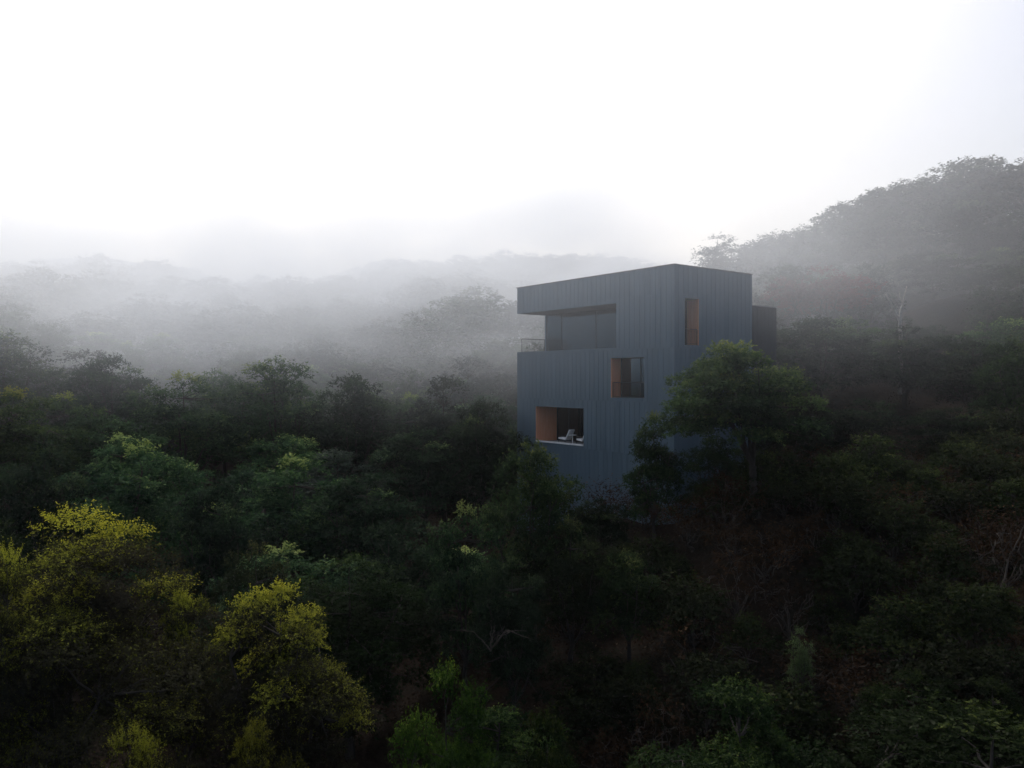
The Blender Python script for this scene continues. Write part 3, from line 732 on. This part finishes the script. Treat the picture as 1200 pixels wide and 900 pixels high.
# middle loggia
window('v0', 1.9, 5.158, -1.12, 1.36, .86, 'window', [3.45], curtain=[(3.52, 5.05, M_CURT), (1.98, 3.38, M_CURT)])
m = MB(); m.box(T + .003, .855, 5.162, 5.26, -1.12, 1.36); lin = m.build('timber_lining', M_WOOD, H0)
m = MB(); m.box(.003, T, 5.135, 5.158, -1.118, 1.358); m.build('timber_reveal', M_WOOD, lin)
m = MB(); m.box(T + .003, .855, 1.9, 5.16, 1.362, 1.46); m.build('ceiling_lining', M_DARKMETAL, H0)
m = MB(); m.box(T + .003, .855, 1.8, 1.9, -1.12, 1.36); m.build('partition_wall', M_INNER, H0)
railing([((.14, 2.36), (.14, 5.12))], -1.12, .95)
# low furnished loggia
window('v0', 7.2, 12.64, -4.36, -1.88, 1.95, 'window', [8.8, 10.1, 11.4])
m = MB(); m.box(T + .003, 1.945, 12.652, 12.75, -4.36, -1.88); lin = m.build('timber_lining', M_WOOD, H0)
m = MB(); m.box(.003, T, 12.626, 12.648, -4.338, -1.882); m.build('timber_reveal', M_WOOD, lin)
m = MB(); m.box(T + .003, 1.945, 7.2, 12.65, -1.878, -1.78); m.build('ceiling_lining', M_DARKMETAL, H0)
m = MB(); m.box(T + .003, 1.945, 7.1, 7.2, -4.36, -1.88); m.build('partition_wall', M_INNER, H0)
m = MB(); m.box(-.045, T + .0, 7.70, 12.62, -4.357, -4.27); m.build('white_sill', M_WHITE, H0, bevel=.004)
m = MB(); m.box(T + .005, 1.94, 7.21, 12.64, -4.36, -4.345); m.build('floor_finish', M_CONC, H0)
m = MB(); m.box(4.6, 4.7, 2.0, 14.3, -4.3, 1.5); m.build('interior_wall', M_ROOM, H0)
# corner window slot on the right face
m = MB(); m.box(2.182, 2.27, T + .003, .9, 2.04, 4.78); lin = m.build('timber_lining', M_WOOD, H0)
m = MB(); m.box(2.155, 2.178, .003, T, 2.043, 4.777); m.build('timber_reveal', M_WOOD, lin)
m = MB(); m.box(.8, .9, T + .003, .9, 2.04, 4.78); m.build('partition_wall', M_INNER, H0)
window('u0', .9, 2.18, 2.04, 4.78, .9, 'window', [])
railing([((.95, .12), (2.15, .12))], 2.04, .95)
# side wing behind the right corner
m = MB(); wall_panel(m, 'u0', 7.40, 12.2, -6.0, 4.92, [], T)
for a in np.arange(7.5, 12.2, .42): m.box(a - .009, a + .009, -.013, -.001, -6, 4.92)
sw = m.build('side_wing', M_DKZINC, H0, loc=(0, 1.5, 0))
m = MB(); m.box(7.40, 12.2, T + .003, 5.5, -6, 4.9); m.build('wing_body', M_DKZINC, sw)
m = MB(); m.box(7.38, 12.24, -.05, 5.55, 4.923, 4.97); m.build('wing_cap', M_CAP, sw)
# the upper corner return between walls
# ------------------------------------------------------------------ loggia furniture (separate things)
def local(v, u, z):
    c = np.array(HOUSE) + eV * v + eU * u
    return (c[0], c[1], z)
ang = math.atan2(.606, .795)
FLO = -4.345
def lounge_chair(v, u, rz, label):
    e = empty('lounge_chair', local(v, u, FLO), ang + rz); tag(e, label, 'chair', 'white lounge chairs in the low loggia')
    m = MB(); m.hexa([(-.30, -.34, .30), (.30, -.34, .30), (.30, .36, .24), (-.30, .36, .24), (-.30, -.34, .42), (.30, -.34, .42), (.30, .36, .36), (-.30, .36, .36)]); m.build('seat', M_CUSH, e, bevel=.03)
    m = MB(); m.hexa([(-.30, .30, .34), (.30, .30, .34), (.30, .40, .34), (-.30, .40, .34), (-.27, .62, .98), (.27, .62, .98), (.27, .71, .94), (-.27, .71, .94)]); m.build('backrest', M_CUSH, e, bevel=.03)
    for sx in (-1, 1):
        m = MB(); m.tube([(sx * .33, -.30, .56), (sx * .33, .42, .52)], [.02, .02]); m.tube([(sx * .33, -.28, .56), (sx * .33, -.28, .3)], [.012, .012]); m.build('armrest', M_DARKMETAL, e)
        for sy in (-.28, .36):
            m = MB(); m.tube([(sx * .28, sy, .3), (sx * .32, sy * 1.05, .0)], [.016, .012]); m.build('leg', M_DARKMETAL, e)
    return e
lounge_chair(.50, 10.15, math.pi * 1.04, 'white lounge chair left of the side table in the low timber-lined loggia')
lounge_chair(.62, 8.45, math.pi * .96, 'partly hidden white lounge chair right of the side table in the low loggia')
e = empty('side_table', local(.42, 9.25, FLO)); tag(e, 'small round white pedestal table between the two loggia chairs', 'table')
m = MB(); m.tube([(0, 0, .60), (0, 0, .605), (0, 0, .635), (0, 0, .64)], [.001, .27, .27, .001], 20); m.build('tabletop', M_WHITE, e)
m = MB(); m.tube([(0, 0, .03), (0, 0, .6)], [.03, .03], 10); m.build('pedestal', M_WHITE, e)
m = MB(); m.tube([(0, 0, .0), (0, 0, .004), (0, 0, .02), (0, 0, .03)], [.001, .18, .17, .03], 16); m.build('base', M_WHITE, e)

# ------------------------------------------------------------------ air
def volume_box(name, x0, x1, y0, y1, z0, z1, m, label):
    b = MB(); b.box(x0, x1, y0, y1, z0, z1); o = b.build(name, m); tag(o, label, name.replace('_', ' '), kind='stuff'); return o
m, nt, out = mat('haze')
pv = N(nt, 'ShaderNodeVolumePrincipled', Density=.00015); pv.inputs['Color'].default_value = (.93, .95, 1, 1); pv.inputs['Anisotropy'].default_value = .3
L(nt, pv.outputs[0], out.inputs['Volume'])
zlo = float(V.min()) if False else -30.0
volume_box('haze', -420, 420, -60, 420, zlo, 130, m, 'faint even haze over the whole valley')
m, nt, out = mat('fog_bank')
geo = N(nt, 'ShaderNodeNewGeometry'); sp = N(nt, 'ShaderNodeSeparateXYZ'); L(nt, geo.outputs['Position'], sp.inputs[0])
x_, y_, z_ = sp.outputs
# fog rolls in from the valley head: distance front leans forward with height, thinner towards the right hillside
front = mathn(nt, 'ADD', y_, mathn(nt, 'MULTIPLY', z_, 1.6))
front = mathn(nt, 'SUBTRACT', front, mathn(nt, 'MULTIPLY', smooth(nt, x_, 5, 46), 74.0))
dist = smooth(nt, front, 52, 200)
dist = mathn(nt, 'MULTIPLY', mathn(nt, 'POWER', dist, 1.5), smooth(nt, x_, 12, 50, 1, .55))
hz = smooth(nt, z_, -14, 30, .05, 1)
tp = smooth(nt, z_, 13, 46, 1, .0)
no = N(nt, 'ShaderNodeTexNoise', Scale=.034, Detail=4, Roughness=.55); mp = N(nt, 'ShaderNodeMapping'); mp.inputs['Scale'].default_value = (1, 1, 1.8)
L(nt, geo.outputs['Position'], mp.inputs[0]); L(nt, mp.outputs[0], no.inputs['Vector'])
nf = smooth(nt, no.outputs[0], .34, .66, .2, 1.9)
den = mathn(nt, 'MULTIPLY', mathn(nt, 'MULTIPLY', mathn(nt, 'MULTIPLY', dist, hz), mathn(nt, 'MULTIPLY', tp, nf)), .021)
zr = mathn(nt, 'ADD', z_, mathn(nt, 'MULTIPLY', smooth(nt, y_, 40, 90), 5.5))
veil = mathn(nt, 'MULTIPLY', mathn(nt, 'MULTIPLY', smooth(nt, zr, -4, 12), smooth(nt, y_, 10, 48)), mathn(nt, 'MULTIPLY', mathn(nt, 'MULTIPLY', tp, mathn(nt, 'MULTIPLY', nf, smooth(nt, x_, 11, 34, 1, .26))), .0110))
den = mathn(nt, 'ADD', den, veil)
pv = N(nt, 'ShaderNodeVolumePrincipled'); pv.inputs['Color'].default_value = (.90, .945, 1, 1); pv.inputs['Anisotropy'].default_value = .35
L(nt, den, pv.inputs['Density']); L(nt, pv.outputs[0], out.inputs['Volume'])
try: m.cycles.volume_sampling = 'MULTIPLE_IMPORTANCE'
except Exception: pass
m.cycles.volume_step_rate = .35
volume_box('fog_bank', -330, 330, 8, 400, -25, 52, m, 'thick pale fog bank swallowing the far slopes and treetops')

# ------------------------------------------------------------------ light
SUN_EL, SUN_AZ = 42.0, -12.0   # azimuth measured from +Y towards +X
w = bpy.data.worlds.new('World'); S.world = w; w.use_nodes = True
nt = w.node_tree; nt.nodes.clear()
out = nt.nodes.new('ShaderNodeOutputWorld'); bg = nt.nodes.new('ShaderNodeBackground')
sky = nt.nodes.new('ShaderNodeTexSky'); sky.sky_type = 'NISHITA'; sky.sun_disc = False
sky.sun_elevation = R(SUN_EL); sky.sun_rotation = R(SUN_AZ); sky.air_density = 1.0; sky.dust_density = 6.0; sky.ozone_density = 1.0
hs = nt.nodes.new('ShaderNodeHueSaturation'); hs.inputs['Saturation'].default_value = .9
nt.links.new(sky.outputs[0], hs.inputs['Color']); nt.links.new(hs.outputs[0], bg.inputs[0]); bg.inputs[1].default_value = .12
nt.links.new(bg.outputs[0], out.inputs[0])
sl = bpy.data.lights.new('sun', 'SUN'); sl.energy = 1.5; sl.angle = R(14); sl.color = (1, .985, .96)
so = bpy.data.objects.new('sun', sl); link(so)
from mathutils import Vector
d = Vector((math.sin(R(SUN_AZ)) * math.cos(R(SUN_EL)), math.cos(R(SUN_AZ)) * math.cos(R(SUN_EL)), math.sin(R(SUN_EL))))
so.rotation_euler = d.to_track_quat('Z', 'Y').to_euler(); so.location = d * 60

# ------------------------------------------------------------------ camera and render
cd = bpy.data.cameras.new('camera'); cd.sensor_width = 36; cd.lens = F / 1200 * 36; cd.clip_end = 5000; cd.clip_start = .1
co = bpy.data.objects.new('camera', cd); link(co); co.location = (0, 0, 0); co.rotation_euler = (R(90) - math.atan(5 / F), 0, 0)
S.camera = co
S.view_settings.view_transform = 'Standard'; S.view_settings.look = 'None'; S.view_settings.gamma = 1; S.view_settings.exposure = 0.45
try: S.view_settings.use_curve_mapping = False
except Exception: pass
c = S.cycles
c.max_bounces = 10; c.diffuse_bounces = 2; c.glossy_bounces = 3; c.transmission_bounces = 4; c.transparent_max_bounces = 8; c.volume_bounces = 9
c.use_denoising = True; c.use_adaptive_sampling = True; c.adaptive_threshold = .02
try: c.denoiser = 'OPENIMAGEDENOISE'
except Exception: pass
c.caustics_reflective = False; c.caustics_refractive = False
c.volume_max_steps = 64
